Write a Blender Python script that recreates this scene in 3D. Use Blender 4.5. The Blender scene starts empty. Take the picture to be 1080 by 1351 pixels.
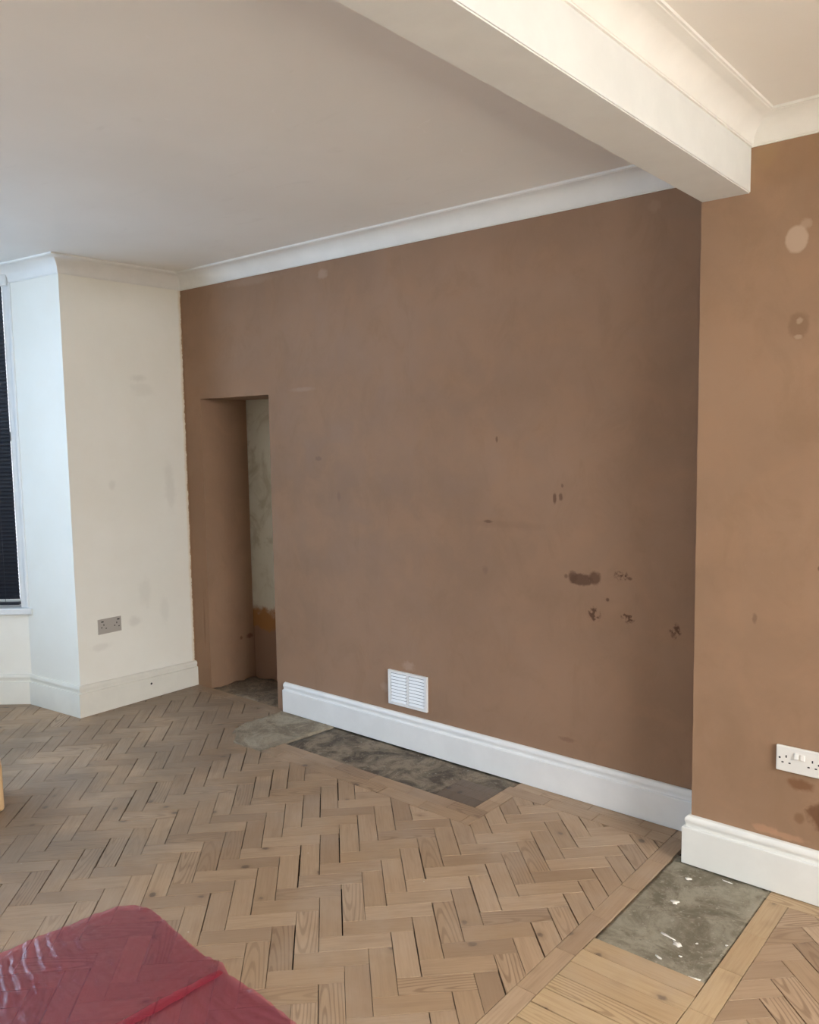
import bpy, bmesh, math, random
from mathutils import Vector, Matrix
random.seed(7)
S = bpy.context.scene
C = S.collection

# ------------------------------------------------------------------ camera
CAM = (4.1895, -2.9465, 1.5)
cr = Vector((0.7675317, 0.6408130, -0.0159309)); cu = Vector((-0.0476284, 0.0817957, 0.9955104)); cf = Vector((-0.6392391, 0.7633271, -0.0933017))
cam = bpy.data.cameras.new('camera')
cam.sensor_fit = 'HORIZONTAL'; cam.sensor_width = 36.0; cam.lens = 36.0 * 1090.754 / 1080.0
cam.clip_start = 0.02
camo = bpy.data.objects.new('camera', cam); C.objects.link(camo)
mw = Matrix((cr, cu, -cf)).transposed().to_4x4(); mw.translation = CAM
camo.matrix_world = mw
S.camera = camo

# ------------------------------------------------------------------ world, daylight, exposure
S.view_settings.view_transform = 'Standard'; S.view_settings.look = 'None'
S.view_settings.gamma = 1.0; S.view_settings.use_curve_mapping = False
S.view_settings.exposure = 0.14
wd = bpy.data.worlds.new('sky'); S.world = wd; wd.use_nodes = True
bg = wd.node_tree.nodes['Background']; bg.inputs[0].default_value = (0.86, 0.93, 1.0, 1); bg.inputs[1].default_value = 1.5

def daylight(name, loc, direction, sx, sz, power, col):
    l = bpy.data.lights.new(name, 'AREA'); l.shape = 'RECTANGLE'; l.size = sx; l.size_y = sz
    l.energy = power; l.color = col
    o = bpy.data.objects.new(name, l); C.objects.link(o); o.location = loc
    o.rotation_euler = Vector(direction).to_track_quat('-Z', 'Y').to_euler()
    return o
# daylight arriving through the panes of the bay (cool sky) and of the rear garden window (warmer, sunlit garden)
daylight('daylight_bay_centre', (-1.62, -1.85, 1.62), (1, 0, -0.32), 1.2, 1.8, 46, (0.54, 0.77, 1.06))
daylight('daylight_bay_side', (-1.15, -2.96, 1.50), (0.634, 0.773, -0.32), 1.0, 1.7, 41, (0.44, 0.72, 1.08))
daylight('daylight_garden_window', (8.3, -2.05, 3.1), (-1, 0, -0.75), 4.4, 2.8, 1300, (0.97, 0.985, 1.0))
# afternoon sun over the garden: falls on the added bounce paving outside and through the rear window onto the rear floor
sun = bpy.data.lights.new('sun', 'SUN'); sun.energy = 48; sun.angle = math.radians(0.6); sun.color = (1.0, 0.95, 0.87)
suno = bpy.data.objects.new('sun', sun); C.objects.link(suno); suno.location = (12, -1, 8)
suno.rotation_euler = Vector((-1.0, -0.06, -1.6)).to_track_quat('-Z', 'Y').to_euler()

# ------------------------------------------------------------------ helpers
def tag(o, label=None, cat=None, group=None, kind=None):
    if label: o['label'] = label
    if cat: o['category'] = cat
    if group: o['group'] = group
    if kind: o['kind'] = kind
    return o

def link(name, me, mat=None, parent=None):
    o = bpy.data.objects.new(name, me); C.objects.link(o)
    if mat is not None and me is not None and len(me.materials) == 0: me.materials.append(mat)
    if parent is not None: o.parent = parent
    return o

def obj(name, bm, mat=None, parent=None, smooth=False, up=False):
    me = bpy.data.meshes.new(name)
    bmesh.ops.recalc_face_normals(bm, faces=bm.faces)
    if up:
        bm.normal_update(); bmesh.ops.reverse_faces(bm, faces=[f for f in bm.faces if f.normal.z < 0])
    if smooth:
        for f in bm.faces: f.smooth = True
    bm.to_mesh(me); bm.free()
    return link(name, me, mat, parent)

def empty(name, loc=(0, 0, 0), rz=0.0):
    o = bpy.data.objects.new(name, None); C.objects.link(o); o.location = loc; o.rotation_euler = (0, 0, rz)
    o.empty_display_size = 0.05
    return o

def box(bm, a, b, mat4=None):
    vs = [bm.verts.new((x, y, z)) for x in (a[0], b[0]) for y in (a[1], b[1]) for z in (a[2], b[2])]
    for q in ((0, 1, 3, 2), (4, 6, 7, 5), (0, 4, 5, 1), (2, 3, 7, 6), (0, 2, 6, 4), (1, 5, 7, 3)):
        bm.faces.new([vs[i] for i in q])
    if mat4 is not None: bmesh.ops.transform(bm, matrix=mat4, verts=vs)
    return vs

def bevelled_box(a, b, w, seg=2):
    bm = bmesh.new(); box(bm, a, b)
    bmesh.ops.bevel(bm, geom=list(bm.edges), offset=w, segments=seg, affect='EDGES', profile=0.5)
    return bm

def prism(bm, poly, z0, z1):
    lo = [bm.verts.new((x, y, z0)) for x, y in poly]; hi = [bm.verts.new((x, y, z1)) for x, y in poly]
    n = len(poly); bm.faces.new(hi); bm.faces.new(lo[::-1])
    for i in range(n):
        j = (i + 1) % n; bm.faces.new((lo[i], lo[j], hi[j], hi[i]))

def sweep(path, profile, closed=False, scales=None):
    """profile = (distance from wall into the room, z); the room lies left of the travel direction; mitred corners"""
    bm = bmesh.new(); n = len(path); rings = []
    for i in range(n):
        p = Vector(path[i]); dirs = []
        if closed or i > 0: dirs.append((p - Vector(path[i - 1])).normalized())
        if closed or i < n - 1: dirs.append((Vector(path[(i + 1) % n]) - p).normalized())
        ns = [Vector((-d.y, d.x)) for d in dirs]
        if len(ns) == 2:
            m = (ns[0] + ns[1]); m = m / max(m.dot(ns[0]), 1e-4)
        else: m = ns[0]
        sc = scales[i] if scales else 1.0
        rings.append([bm.verts.new((p.x + m.x * d, p.y + m.y * d, z * sc)) for d, z in profile])
    k = len(profile)
    for i in range(n if closed else n - 1):
        a, b = rings[i], rings[(i + 1) % n]
        for j in range(k):
            bm.faces.new((a[j], a[(j + 1) % k], b[(j + 1) % k], b[j]))
    if not closed:
        bm.faces.new(rings[0]); bm.faces.new(rings[-1][::-1])
    return bm

# ------------------------------------------------------------------ material helpers
class NT:
    def __init__(s, name):
        s.m = bpy.data.materials.new(name); s.m.use_nodes = True; s.t = s.m.node_tree
        s.b = s.t.nodes['Principled BSDF']; s.out = s.t.nodes['Material Output']
    def n(s, typ, **kw):
        x = s.t.nodes.new(typ)
        for k, v in kw.items(): setattr(x, k, v)
        return x
    def put(s, sock, v):
        if isinstance(v, bpy.types.NodeSocket): s.t.links.new(v, sock)
        elif isinstance(v, (tuple, list)) and len(v) == 3 and sock.type == 'RGBA': sock.default_value = (*v, 1)
        else: sock.default_value = v
    def math(s, op, a, b=0.0, c=0.0, clamp=False):
        x = s.n('ShaderNodeMath', operation=op, use_clamp=clamp)
        s.put(x.inputs[0], a); s.put(x.inputs[1], b); s.put(x.inputs[2], c); return x.outputs[0]
    def vmath(s, op, a, b=(0, 0, 0)):
        x = s.n('ShaderNodeVectorMath', operation=op); s.put(x.inputs[0], a); s.put(x.inputs[1], b)
        return x.outputs['Value'] if op in ('LENGTH', 'DOT_PRODUCT', 'DISTANCE') else x.outputs[0]
    def mix(s, f, a, b, blend='MIX'):
        x = s.n('ShaderNodeMix', data_type='RGBA', blend_type=blend)
        s.put(x.inputs[0], f); s.put(x.inputs[6], a); s.put(x.inputs[7], b); return x.outputs[2]
    def noise(s, vec, scale, detail=4.0, rough=0.55, dist=0.0, color=False):
        x = s.n('ShaderNodeTexNoise'); s.put(x.inputs['Vector'], vec); s.put(x.inputs['Scale'], scale)
        s.put(x.inputs['Detail'], detail); s.put(x.inputs['Roughness'], rough); s.put(x.inputs['Distortion'], dist)
        return x.outputs[1 if color else 0]
    def ramp(s, v, lo, hi, a=0.0, b=1.0, smooth=True):
        x = s.n('ShaderNodeMapRange'); x.interpolation_type = 'SMOOTHSTEP' if smooth else 'LINEAR'
        s.put(x.inputs[0], v); s.put(x.inputs[1], lo); s.put(x.inputs[2], hi); s.put(x.inputs[3], a); s.put(x.inputs[4], b)
        return x.outputs[0]
    def pos(s):
        return s.n('ShaderNodeNewGeometry').outputs['Position']
    def xyz(s, v):
        x = s.n('ShaderNodeSeparateXYZ'); s.put(x.inputs[0], v); return x.outputs
    def comb(s, a, b, c):
        x = s.n('ShaderNodeCombineXYZ'); s.put(x.inputs[0], a); s.put(x.inputs[1], b); s.put(x.inputs[2], c); return x.outputs[0]
    def bump(s, h, strength=0.2, dist=0.01):
        x = s.n('ShaderNodeBump'); s.put(x.inputs['Height'], h); x.inputs['Strength'].default_value = strength
        x.inputs['Distance'].default_value = dist; s.t.links.new(x.outputs[0], s.b.inputs['Normal'])
    def base(s, col, rough=0.5, spec=0.5):
        s.put(s.b.inputs['Base Color'], col); s.put(s.b.inputs['Roughness'], rough); s.put(s.b.inputs['Specular IOR Level'], spec)

def plain(name, col, rough=0.5, metal=0.0, spec=0.5):
    m = NT(name); m.base(col, rough, spec); m.b.inputs['Metallic'].default_value = metal; return m.m

def blot(m, col, vec, centre, rad, tint, amount, edge=0.55, nscale=40.0, wob=0.5, breakup=None):
    """one irregular mark at a place on the wall"""
    d = m.vmath('SUBTRACT', vec, centre)
    d = m.vmath('DIVIDE', d, rad)
    l = m.vmath('LENGTH', d)
    q = 14.0 if nscale <= 22 else 36.0 if nscale <= 45 else 64.0
    if not hasattr(m, 'nc'): m.nc = {}
    if q not in m.nc: m.nc[q] = m.noise(vec, q, 3, 0.6)
    if breakup and 'b' not in m.nc: m.nc['b'] = m.ramp(m.noise(vec, 46.0, 3, 0.6), 0.43, 0.57)
    nz = m.nc[q]
    l = m.math('ADD', l, m.math('MULTIPLY', m.math('SUBTRACT', nz, 0.5), wob * 2))
    k = m.ramp(l, edge, 1.0, amount, 0.0)
    if breakup: k = m.math('MULTIPLY', k, m.nc['b'])
    return m.mix(k, col, tint)

BROWN = (0.318, 0.195, 0.122)
def plaster_material(name, marks, recess=False, base=BROWN):
    m = NT(name); P = m.pos()
    big = m.noise(P, 1.3, 5, 0.6); mid = m.noise(P, 5.0, 6, 0.62, 0.6); fine = m.noise(P, 55.0, 4, 0.6)
    x, y, z = m.xyz(P)
    brush = m.noise(m.comb(m.math('MULTIPLY', x, 2.4), m.math('MULTIPLY', y, 2.4), m.math('MULTIPLY', z, 1.7)), 2.6, 6, 0.66, 0.7)
    col = m.mix(m.ramp(big, 0.32, 0.70), tuple(c * 0.90 for c in base), tuple(c * 1.07 for c in (base[0], base[1] * 1.01, base[2] * 1.04)))
    col = m.mix(m.ramp(mid, 0.42, 0.70, 0.0, 0.60), col, (base[0] * 1.12, base[1] * 1.10, base[2] * 1.10))
    col = m.mix(m.ramp(brush, 0.46, 0.72, 0.0, 0.38), col, (base[0] * 0.80, base[1] * 0.79, base[2] * 0.74))
    col = m.mix(m.ramp(fine, 0.62, 0.80, 0.0, 0.12), col, (0.50, 0.36, 0.27))
    for mk in marks: col = blot(m, col, P, *mk)
    if recess:   # old off-white paint left on the back of the recess above a rusty brown damp edge
        inner = m.math('GREATER_THAN', y, 0.333)
        wz = m.math('ADD', z, m.math('MULTIPLY', m.math('SUBTRACT', m.noise(P, 14, 5, 0.65), 0.5), 0.16))
        old = m.mix(m.ramp(m.noise(P, 4, 5, 0.6, 1.5), 0.45, 0.66, 0.0, 0.75), (0.60, 0.57, 0.47), (0.40, 0.35, 0.25))
        c2 = m.mix(m.ramp(wz, 0.40, 0.46), (0.33, 0.155, 0.055), old)
        c2 = m.mix(m.ramp(wz, 0.30, 0.33), (0.27, 0.16, 0.105), c2)
        col = m.mix(inner, col, c2)
    m.base(col, m.ramp(mid, 0.3, 0.7, 0.62, 0.85), 0.25)
    m.bump(m.math('ADD', m.math('MULTIPLY', brush, 0.7), m.math('MULTIPLY', fine, 0.12)), 0.22, 0.006)
    return m.m

DK = (0.115, 0.058, 0.032)
marks_main = [
    ((2.612, 0, 0.910), (0.062, 1, 0.030), DK, 0.85, 0.60, 60, 0.28), ((2.672, 0, 0.922), (0.034, 1, 0.034), DK, 0.8, 0.5, 60, 0.35),
    ((2.575, 0, 0.918), (0.026, 1, 0.030), DK, 0.75, 0.5, 60, 0.35), ((2.545, 0, 0.918), (0.012, 1, 0.012), DK, 0.6, 0.4, 80, 0.3),
    ((2.784, 0, 0.942), (0.036, 1, 0.022), DK, 0.95, 0.5, 70, 0.55, 75), ((2.820, 0, 0.935), (0.012, 1, 0.008), DK, 0.7, 0.5, 70, 0.3),
    ((2.672, 0, 0.778), (0.032, 1, 0.036), DK, 0.95, 0.5, 70, 0.55, 85), ((2.812, 0, 0.780), (0.034, 1, 0.026), DK, 0.95, 0.5, 70, 0.55, 70),
    ((2.728, 0, 0.842), (0.010, 1, 0.010), DK, 0.8, 0.4, 70, 0.2), ((3.003, 0, 0.756), (0.026, 1, 0.034), DK, 0.95, 0.5, 70, 0.5, 90),
    ((2.492, 0, 1.232), (0.010, 1, 0.030), DK, 0.8, 0.5, 70, 0.3), ((2.520, 0, 1.240), (0.011, 1, 0.020), DK, 0.7, 0.5, 70, 0.4),
    ((2.527, 0, 1.285), (0.007, 1, 0.010), DK, 0.6, 0.5, 70, 0.3),
    ((2.212, 0, 1.473), (0.008, 1, 0.018), DK, 0.7, 0.4, 70, 0.3), ((2.165, 0, 1.120), (0.030, 1, 0.008), DK, 0.7, 0.5, 70, 0.4),
    ((2.250, 0, 1.112), (0.260, 1, 0.026), (0.20, 0.115, 0.07), 0.26, 0.1, 12, 0.5), ((2.148, 0, 0.906), (0.020, 1, 0.026), (0.20, 0.12, 0.08), 0.5, 0.3, 50, 0.3),
    ((1.122, 0, 1.385), (0.030, 1, 0.016), (0.18, 0.11, 0.075), 0.55, 0.4, 50, 0.5), ((1.262, 0, 1.196), (0.018, 1, 0.034), (0.19, 0.115, 0.08), 0.45, 0.3, 50, 0.4),
    ((2.902, 0, 2.310), (0.030, 1, 0.030), (0.40, 0.26, 0.17), 0.5, 0.4, 50, 0.5), ((1.183, 0, 2.300), (0.050, 1, 0.034), (0.46, 0.33, 0.25), 0.55, 0.3, 40, 0.5),
    ((0.62, 0, 2.335), (0.30, 1, 0.030), (0.42, 0.29, 0.21), 0.45, 0.2, 16, 0.5), ((1.70, 0, 0.40), (0.05, 1, 0.03), (0.46, 0.32, 0.24), 0.6, 0.3, 50, 0.6),
    ((1.02, 0, 1.74), (0.12, 1, 0.016), (0.42, 0.30, 0.23), 0.4, 0.2, 20, 0.5), ((1.55, 0, 0.27), (0.04, 1, 0.03), (0.46, 0.32, 0.24), 0.45, 0.3, 50, 0.6),
    ((2.55, 0, 0.235), (0.05, 1, 0.014), (0.20, 0.11, 0.07), 0.6, 0.3, 50, 0.6),
    ((0.15, 0.30, 0.262), (1, 0.034, 0.022), (0.14, 0.055, 0.028), 0.75, 0.4, 60, 0.5), ((0.15, 0.235, 0.262), (1, 0.014, 0.016), (0.14, 0.055, 0.028), 0.7, 0.4, 60, 0.4),
    ((0.105, 0, 0.40), (0.012, 1, 0.19), (0.17, 0.09, 0.05), 0.5, 0.2, 30, 0.6),
]
LT = (0.50, 0.36, 0.255)
marks_pier = [
    ((3.450, -0.218, 2.070), (0.036, 1, 0.046), LT, 0.9, 0.78, 40, 0.12), ((3.475, -0.218, 2.112), (0.022, 1, 0.020), LT, 0.5, 0.4, 50, 0.5),
    ((3.462, -0.218, 1.812), (0.036, 1, 0.050), (0.22, 0.125, 0.070), 0.6, 0.6, 40, 0.25), ((3.464, -0.218, 1.826), (0.012, 1, 0.013), (0.44, 0.31, 0.21), 0.8, 0.4, 60, 0.4),
    ((3.462, -0.218, 1.778), (0.016, 1, 0.010), (0.44, 0.31, 0.21), 0.8, 0.4, 60, 0.4),
    ((3.353, -0.218, 0.890), (0.011, 1, 0.022), (0.17, 0.10, 0.06), 0.6, 0.3, 50, 0.4), ((3.505, -0.218, 0.372), (0.055, 1, 0.026), (0.19, 0.085, 0.035), 0.75, 0.4, 40, 0.5),
    ((3.562, -0.218, 0.285), (0.045, 1, 0.050), (0.16, 0.075, 0.034), 0.85, 0.5, 40, 0.5), ((3.505, -0.218, 0.262), (0.020, 1, 0.026), (0.20, 0.105, 0.05), 0.6, 0.4, 40, 0.5),
    ((3.400, -0.218, 0.196), (0.050, 1, 0.018), (0.48, 0.27, 0.16), 0.75, 0.5, 40, 0.5), ((3.47, -0.218, 0.190), (0.07, 1, 0.014), (0.48, 0.27, 0.16), 0.7, 0.5, 30, 0.6),
    ((3.36, -0.218, 2.34), (0.05, 1, 0.06), (0.36, 0.23, 0.12), 0.5, 0.3, 20, 0.5), ((3.540, -0.218, 1.07), (0.006, 1, 0.010), DK, 0.7, 0.4, 60, 0.2),
]
M = {}
M['plaster'] = plaster_material('bare_plaster', marks_main, recess=True)
M['plaster_pier'] = plaster_material('bare_plaster_pier', marks_pier, base=(0.345, 0.212, 0.128))

def white_wall():
    m = NT('old_white_emulsion'); P = m.pos(); x, y, z = m.xyz(P)
    c = m.mix(m.ramp(m.noise(P, 2.2, 5, 0.6), 0.35, 0.7), (0.865, 0.84, 0.755), (0.895, 0.875, 0.80))
    G = (0.70, 0.675, 0.60)
    for mk in [((0, -0.31, 1.84), (1, 0.07, 0.03), G, 0.45, 0.3, 14, 0.6), ((0, -0.29, 1.78), (1, 0.10, 0.05), G, 0.30, 0.3, 14, 0.6),
               ((0, -0.13, 1.22), (1, 0.05, 0.20), G, 0.40, 0.2, 10, 0.7), ((0, -0.50, 1.25), (1, 0.03, 0.04), G, 0.4, 0.3, 20, 0.6),
               ((0, -0.40, 0.47), (1, 0.05, 0.04), G, 0.5, 0.3, 20, 0.7), ((0, -0.33, 0.62), (1, 0.06, 0.10), G, 0.3, 0.3, 20, 0.7),
               ((0, -0.62, 0.36), (1, 0.08, 0.03), G, 0.4, 0.3, 20, 0.7), ((0, -0.20, 0.50), (1, 0.04, 0.10), G, 0.3, 0.3, 20, 0.7)]:
        c = blot(m, c, P, *mk)
    # ragged brown edge where the wet plaster was brought into the corner
    e = m.math('ADD', y, m.math('MULTIPLY', m.math('SUBTRACT', m.noise(P, 22, 5, 0.7), 0.5), 0.024))
    c = m.mix(m.ramp(e, -0.030, -0.006, 0.0, 0.55), c, (0.66, 0.50, 0.30))
    c = m.mix(m.ramp(e, -0.0085, -0.006), c, (0.33, 0.19, 0.10))
    m.base(c, 0.6, 0.3); m.bump(m.noise(P, 9, 5, 0.6), 0.10, 0.006); return m.m
M['white_wall'] = white_wall()

def ceiling_mat():
    m = NT('matt_ceiling_paint'); P = m.pos()
    a = m.noise(P, 0.9, 4, 0.55); b = m.noise(m.vmath('MULTIPLY', P, (1.0, 3.0, 1.0)), 3.0, 5, 0.65, 1.5)
    c = m.mix(m.ramp(a, 0.35, 0.7), (0.83, 0.80, 0.75), (0.88, 0.855, 0.81))
    c = m.mix(m.ramp(b, 0.60, 0.78, 0.0, 0.35), c, (0.71, 0.68, 0.63))
    w = m.n('ShaderNodeTexVoronoi', feature='DISTANCE_TO_EDGE'); m.put(w.inputs['Vector'], m.vmath('ADD', P, m.vmath('MULTIPLY', m.noise(P, 3, 3, 0.6, 0, True), (0.5, 0.5, 0)))); w.inputs['Scale'].default_value = 2.3
    scr = m.math('MULTIPLY', m.ramp(w.outputs['Distance'], 0.0, 0.010, 1.0, 0.0), m.ramp(m.noise(P, 6, 3), 0.60, 0.68))
    c = m.mix(m.math('MULTIPLY', scr, 0.6), c, (0.90, 0.88, 0.84))
    m.base(c, 0.7, 0.25); m.bump(m.math('ADD', b, m.math('MULTIPLY', scr, 0.6)), 0.06, 0.006); return m.m
M['ceiling'] = ceiling_mat()

def paint(name, col, rough=0.4, var=0.05):
    m = NT(name); P = m.pos(); nz = m.noise(P, 7, 5, 0.6)
    c = m.mix(m.ramp(nz, 0.35, 0.7), tuple(v * (1 - var) for v in col), col)
    c = m.mix(m.ramp(m.noise(P, 60, 3, 0.5), 0.72, 0.80, 0, 0.25), c, tuple(v * 0.75 for v in col))
    m.base(c, rough, 0.4); m.bump(nz, 0.05, 0.004); return m.m
M['cove'] = paint('coving_paint', (0.85, 0.835, 0.79), 0.55)
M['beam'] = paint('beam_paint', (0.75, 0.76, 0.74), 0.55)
M['gloss_main'] = paint('white_primer', (0.87, 0.87, 0.86), 0.42)
M['gloss_pier'] = paint('white_gloss', (0.86, 0.85, 0.80), 0.38)
M['gloss_front'] = paint('old_white_gloss', (0.80, 0.775, 0.69), 0.42)
M['frame'] = paint('window_frame_paint', (0.82, 0.84, 0.84), 0.4)
M['plastic'] = plain('white_plastic', (0.84, 0.82, 0.77), 0.3)
M['vent'] = plain('white_vent_plastic', (0.87, 0.87, 0.86), 0.35)
M['vent_back'] = plain('shaded_vent_mesh', (0.16, 0.16, 0.155), 0.7)
M['steel'] = plain('brushed_grey_metal', (0.50, 0.46, 0.41), 0.45, 0.25)
M['hole'] = plain('dark_hole', (0.012, 0.010, 0.009), 0.8)
M['blind'] = plain('black_blind', (0.012, 0.015, 0.024), 0.42)

def glass_mat():
    m = NT('window_glass'); t = m.n('ShaderNodeBsdfTransparent'); g = m.n('ShaderNodeBsdfGlossy'); g.inputs['Roughness'].default_value = 0.02
    f = m.n('ShaderNodeFresnel'); f.inputs[0].default_value = 1.45; x = m.n('ShaderNodeMixShader')
    m.t.links.new(f.outputs[0], x.inputs[0]); m.t.links.new(t.outputs[0], x.inputs[1]); m.t.links.new(g.outputs[0], x.inputs[2]); m.t.links.new(x.outputs[0], m.out.inputs[0]); return m.m
M['glass'] = glass_mat()

def wood_mat(name, tints, dark=0.0):
    m = NT(name)
    uv = m.n('ShaderNodeUVMap', uv_map='UVMap').outputs[0]; at = m.n('ShaderNodeAttribute', attribute_name='piece').outputs['Fac']
    u, v, _ = m.xyz(uv); P = m.pos()
    seed = m.math('MULTIPLY', at, 91.0)
    r2 = m.math('FRACT', m.math('MULTIPLY', at, 17.31)); r3 = m.math('FRACT', m.math('MULTIPLY', at, 7.77)); r4 = m.math('FRACT', m.math('MULTIPLY', at, 41.3))
    col = m.mix(m.ramp(r2, 0.0, 1.0, smooth=False), tints[0], tints[1])
    col = m.mix(m.ramp(r3, 0.45, 1.0, 0.0, 0.68), col, tints[2])
    fib = m.noise(m.comb(m.math('MULTIPLY', u, 9.0), m.math('MULTIPLY', v, 190.0), seed), 1.0, 4, 0.65)
    band = m.noise(m.comb(m.math('MULTIPLY', u, 4.0), m.math('MULTIPLY', v, 42.0), seed), 1.0, 3, 0.6, 0.4)
    col = m.mix(m.ramp(fib, 0.42, 0.75, 0.0, 0.30), col, tints[3])
    col = m.mix(m.ramp(band, 0.45, 0.75, 0.0, 0.45), col, tints[3])
    # growth rings showing strongly on some of the pieces
    wave = m.n('ShaderNodeTexWave', wave_type='RINGS', rings_direction='Z')
    m.put(wave.inputs['Vector'], m.comb(m.math('MULTIPLY', m.math('ADD', u, m.math('MULTIPLY', m.math('SUBTRACT', r2, 0.5), 0.5)), 0.11), m.math('ADD', v, m.math('MULTIPLY', m.math('SUBTRACT', r4, 0.8), 0.12)), seed))
    wave.inputs['Scale'].default_value = 30.0; wave.inputs['Distortion'].default_value = 3.2; wave.inputs['Detail'].default_value = 2.0; wave.inputs['Detail Scale'].default_value = 1.2
    col = m.mix(m.math('MULTIPLY', m.ramp(wave.outputs['Fac'], 0.55, 0.95), m.ramp(r4, 0.70, 0.97, 0.05, 0.62)), col, tints[4])
    # knots
    vo = m.n('ShaderNodeTexVoronoi', feature='F1'); m.put(vo.inputs['Vector'], m.comb(m.math('MULTIPLY', u, 0.75), v, seed)); vo.inputs['Scale'].default_value = 13.0
    near = m.math('ADD', vo.outputs['Distance'], m.math('MULTIPLY', m.math('SUBTRACT', m.noise(uv, 90, 3), 0.5), 0.10))
    few = m.math('GREATER_THAN', m.xyz(vo.outputs['Color'])[0], 0.74)
    col = m.mix(m.math('MULTIPLY', few, m.ramp(near, 0.08, 0.19, 0.92, 0.0)), col, (0.085, 0.060, 0.045))
    col = m.mix(m.math('MULTIPLY', few, m.ramp(near, 0.12, 0.42, 0.30, 0.0)), col, tints[4])
    # plaster dust and wear trodden over the whole floor
    dust = m.noise(P, 2.1, 5, 0.62)
    col = m.mix(m.ramp(dust, 0.42, 0.72, 0.0, 0.42), col, (0.46, 0.37, 0.285))
    spl = m.n('ShaderNodeTexVoronoi', feature='F1'); m.put(spl.inputs['Vector'], P); spl.inputs['Scale'].default_value = 9.0
    col = m.mix(m.math('MULTIPLY', m.math('GREATER_THAN', m.xyz(spl.outputs['Color'])[1], 0.80), m.ramp(spl.outputs['Distance'], 0.022, 0.030, 0.75, 0.0)), col, (0.68, 0.62, 0.52))
    front_dark = m.math('MULTIPLY', m.ramp(m.noise(P, 1.6, 5, 0.6), 0.35, 0.6), m.ramp(m.math('ADD', m.xyz(P)[0], m.math('MULTIPLY', m.noise(P, 3.0, 4, 0.6), 1.2)), 1.6, 2.7, 0.55, 0.0))  # patchy tone, darker towards the front wall
    col = m.mix(front_dark, col, (0.15, 0.12, 0.095))
    if dark: col = m.mix(dark, col, (0.055, 0.042, 0.032))
    m.base(col, m.ramp(m.math('ADD', fib, m.math('MULTIPLY', dust, 0.6)), 0.5, 1.1, 0.36, 0.56), 0.42)
    m.bump(m.math('ADD', m.math('MULTIPLY', fib, 0.5), m.math('MULTIPLY', band, 0.5)), 0.18, 0.0015)
    return m.m
TINT = [(0.385, 0.255, 0.150), (0.480, 0.335, 0.212), (0.290, 0.190, 0.118), (0.285, 0.180, 0.105), (0.205, 0.118, 0.064)]
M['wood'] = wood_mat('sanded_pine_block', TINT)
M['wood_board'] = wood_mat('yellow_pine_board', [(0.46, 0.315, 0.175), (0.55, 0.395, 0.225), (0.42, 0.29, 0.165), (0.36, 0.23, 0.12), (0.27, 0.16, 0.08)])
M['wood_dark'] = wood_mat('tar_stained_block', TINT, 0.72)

def concrete(name, a, b, c, rough=0.8, bumpd=0.01):
    m = NT(name); P = m.pos()
    n1 = m.noise(P, 7, 6, 0.68, 0.6); n2 = m.noise(P, 30, 6, 0.75); n3 = m.noise(P, 150, 3, 0.6)
    col = m.mix(m.ramp(n1, 0.40, 0.60), a, b)
    col = m.mix(m.ramp(n2, 0.48, 0.62, 0.0, 0.75), col, c)
    col = m.mix(m.ramp(m.noise(P, 60, 4, 0.7), 0.60, 0.68, 0.0, 0.55), col, (0.46, 0.42, 0.34))
    col = m.mix(m.ramp(n3, 0.60, 0.72, 0.0, 0.45), col, (0.10, 0.085, 0.065))
    m.base(col, rough, 0.3); m.bump(m.math('ADD', n2, m.math('MULTIPLY', n3, 0.4)), 0.8, bumpd); return m.m
M['hearth'] = concrete('old_hearth_concrete', (0.095, 0.073, 0.052), (0.29, 0.232, 0.165), (0.165, 0.132, 0.095))
M['mortar'] = concrete('pale_mortar', (0.22, 0.18, 0.13), (0.40, 0.34, 0.25), (0.30, 0.25, 0.185))
M['slab'] = concrete('worn_grey_slab', (0.165, 0.138, 0.092), (0.33, 0.292, 0.215), (0.255, 0.222, 0.16), 0.7, 0.004)
M['screed'] = plain('dark_bitumen_screed', (0.016, 0.011, 0.008), 0.95)
M['dusty'] = concrete('dusty_recess_floor', (0.17, 0.125, 0.085), (0.30, 0.235, 0.165), (0.12, 0.09, 0.065), 0.9)
M['splash'] = plain('white_paint_splash', (0.78, 0.74, 0.66), 0.6)
M['exterior'] = plain('added_bounce_paving', (0.66, 0.62, 0.56), 0.9)

# ------------------------------------------------------------------ dimensions (metres)
XN, XB, YP = 3.157, 3.310, -0.218       # pier/beam left, beam right, pier face
CE = 2.445; BB = 2.232                  # ceiling, beam underside
YH, XR = -3.70, 6.60                    # hall wall, rear wall
BAY = [(0, -0.745), (-0.45, -0.795), (-1.146, -1.366), (-1.146, -2.334), (-0.45, -2.905), (0, -2.955)]
WT = 2.41; WB = 0.54                    # window head, sill level

# ------------------------------------------------------------------ room shell
def structure(name, bm, mat, label, cat, smooth=False):
    o = obj(name, bm, mat, None, smooth or name.startswith(('trim', 'baseboard'))); tag(o, label, cat, None, 'structure')
    if name.startswith(('trim', 'baseboard')): o.data.set_sharp_from_angle(angle=math.radians(26))
    return o

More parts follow.
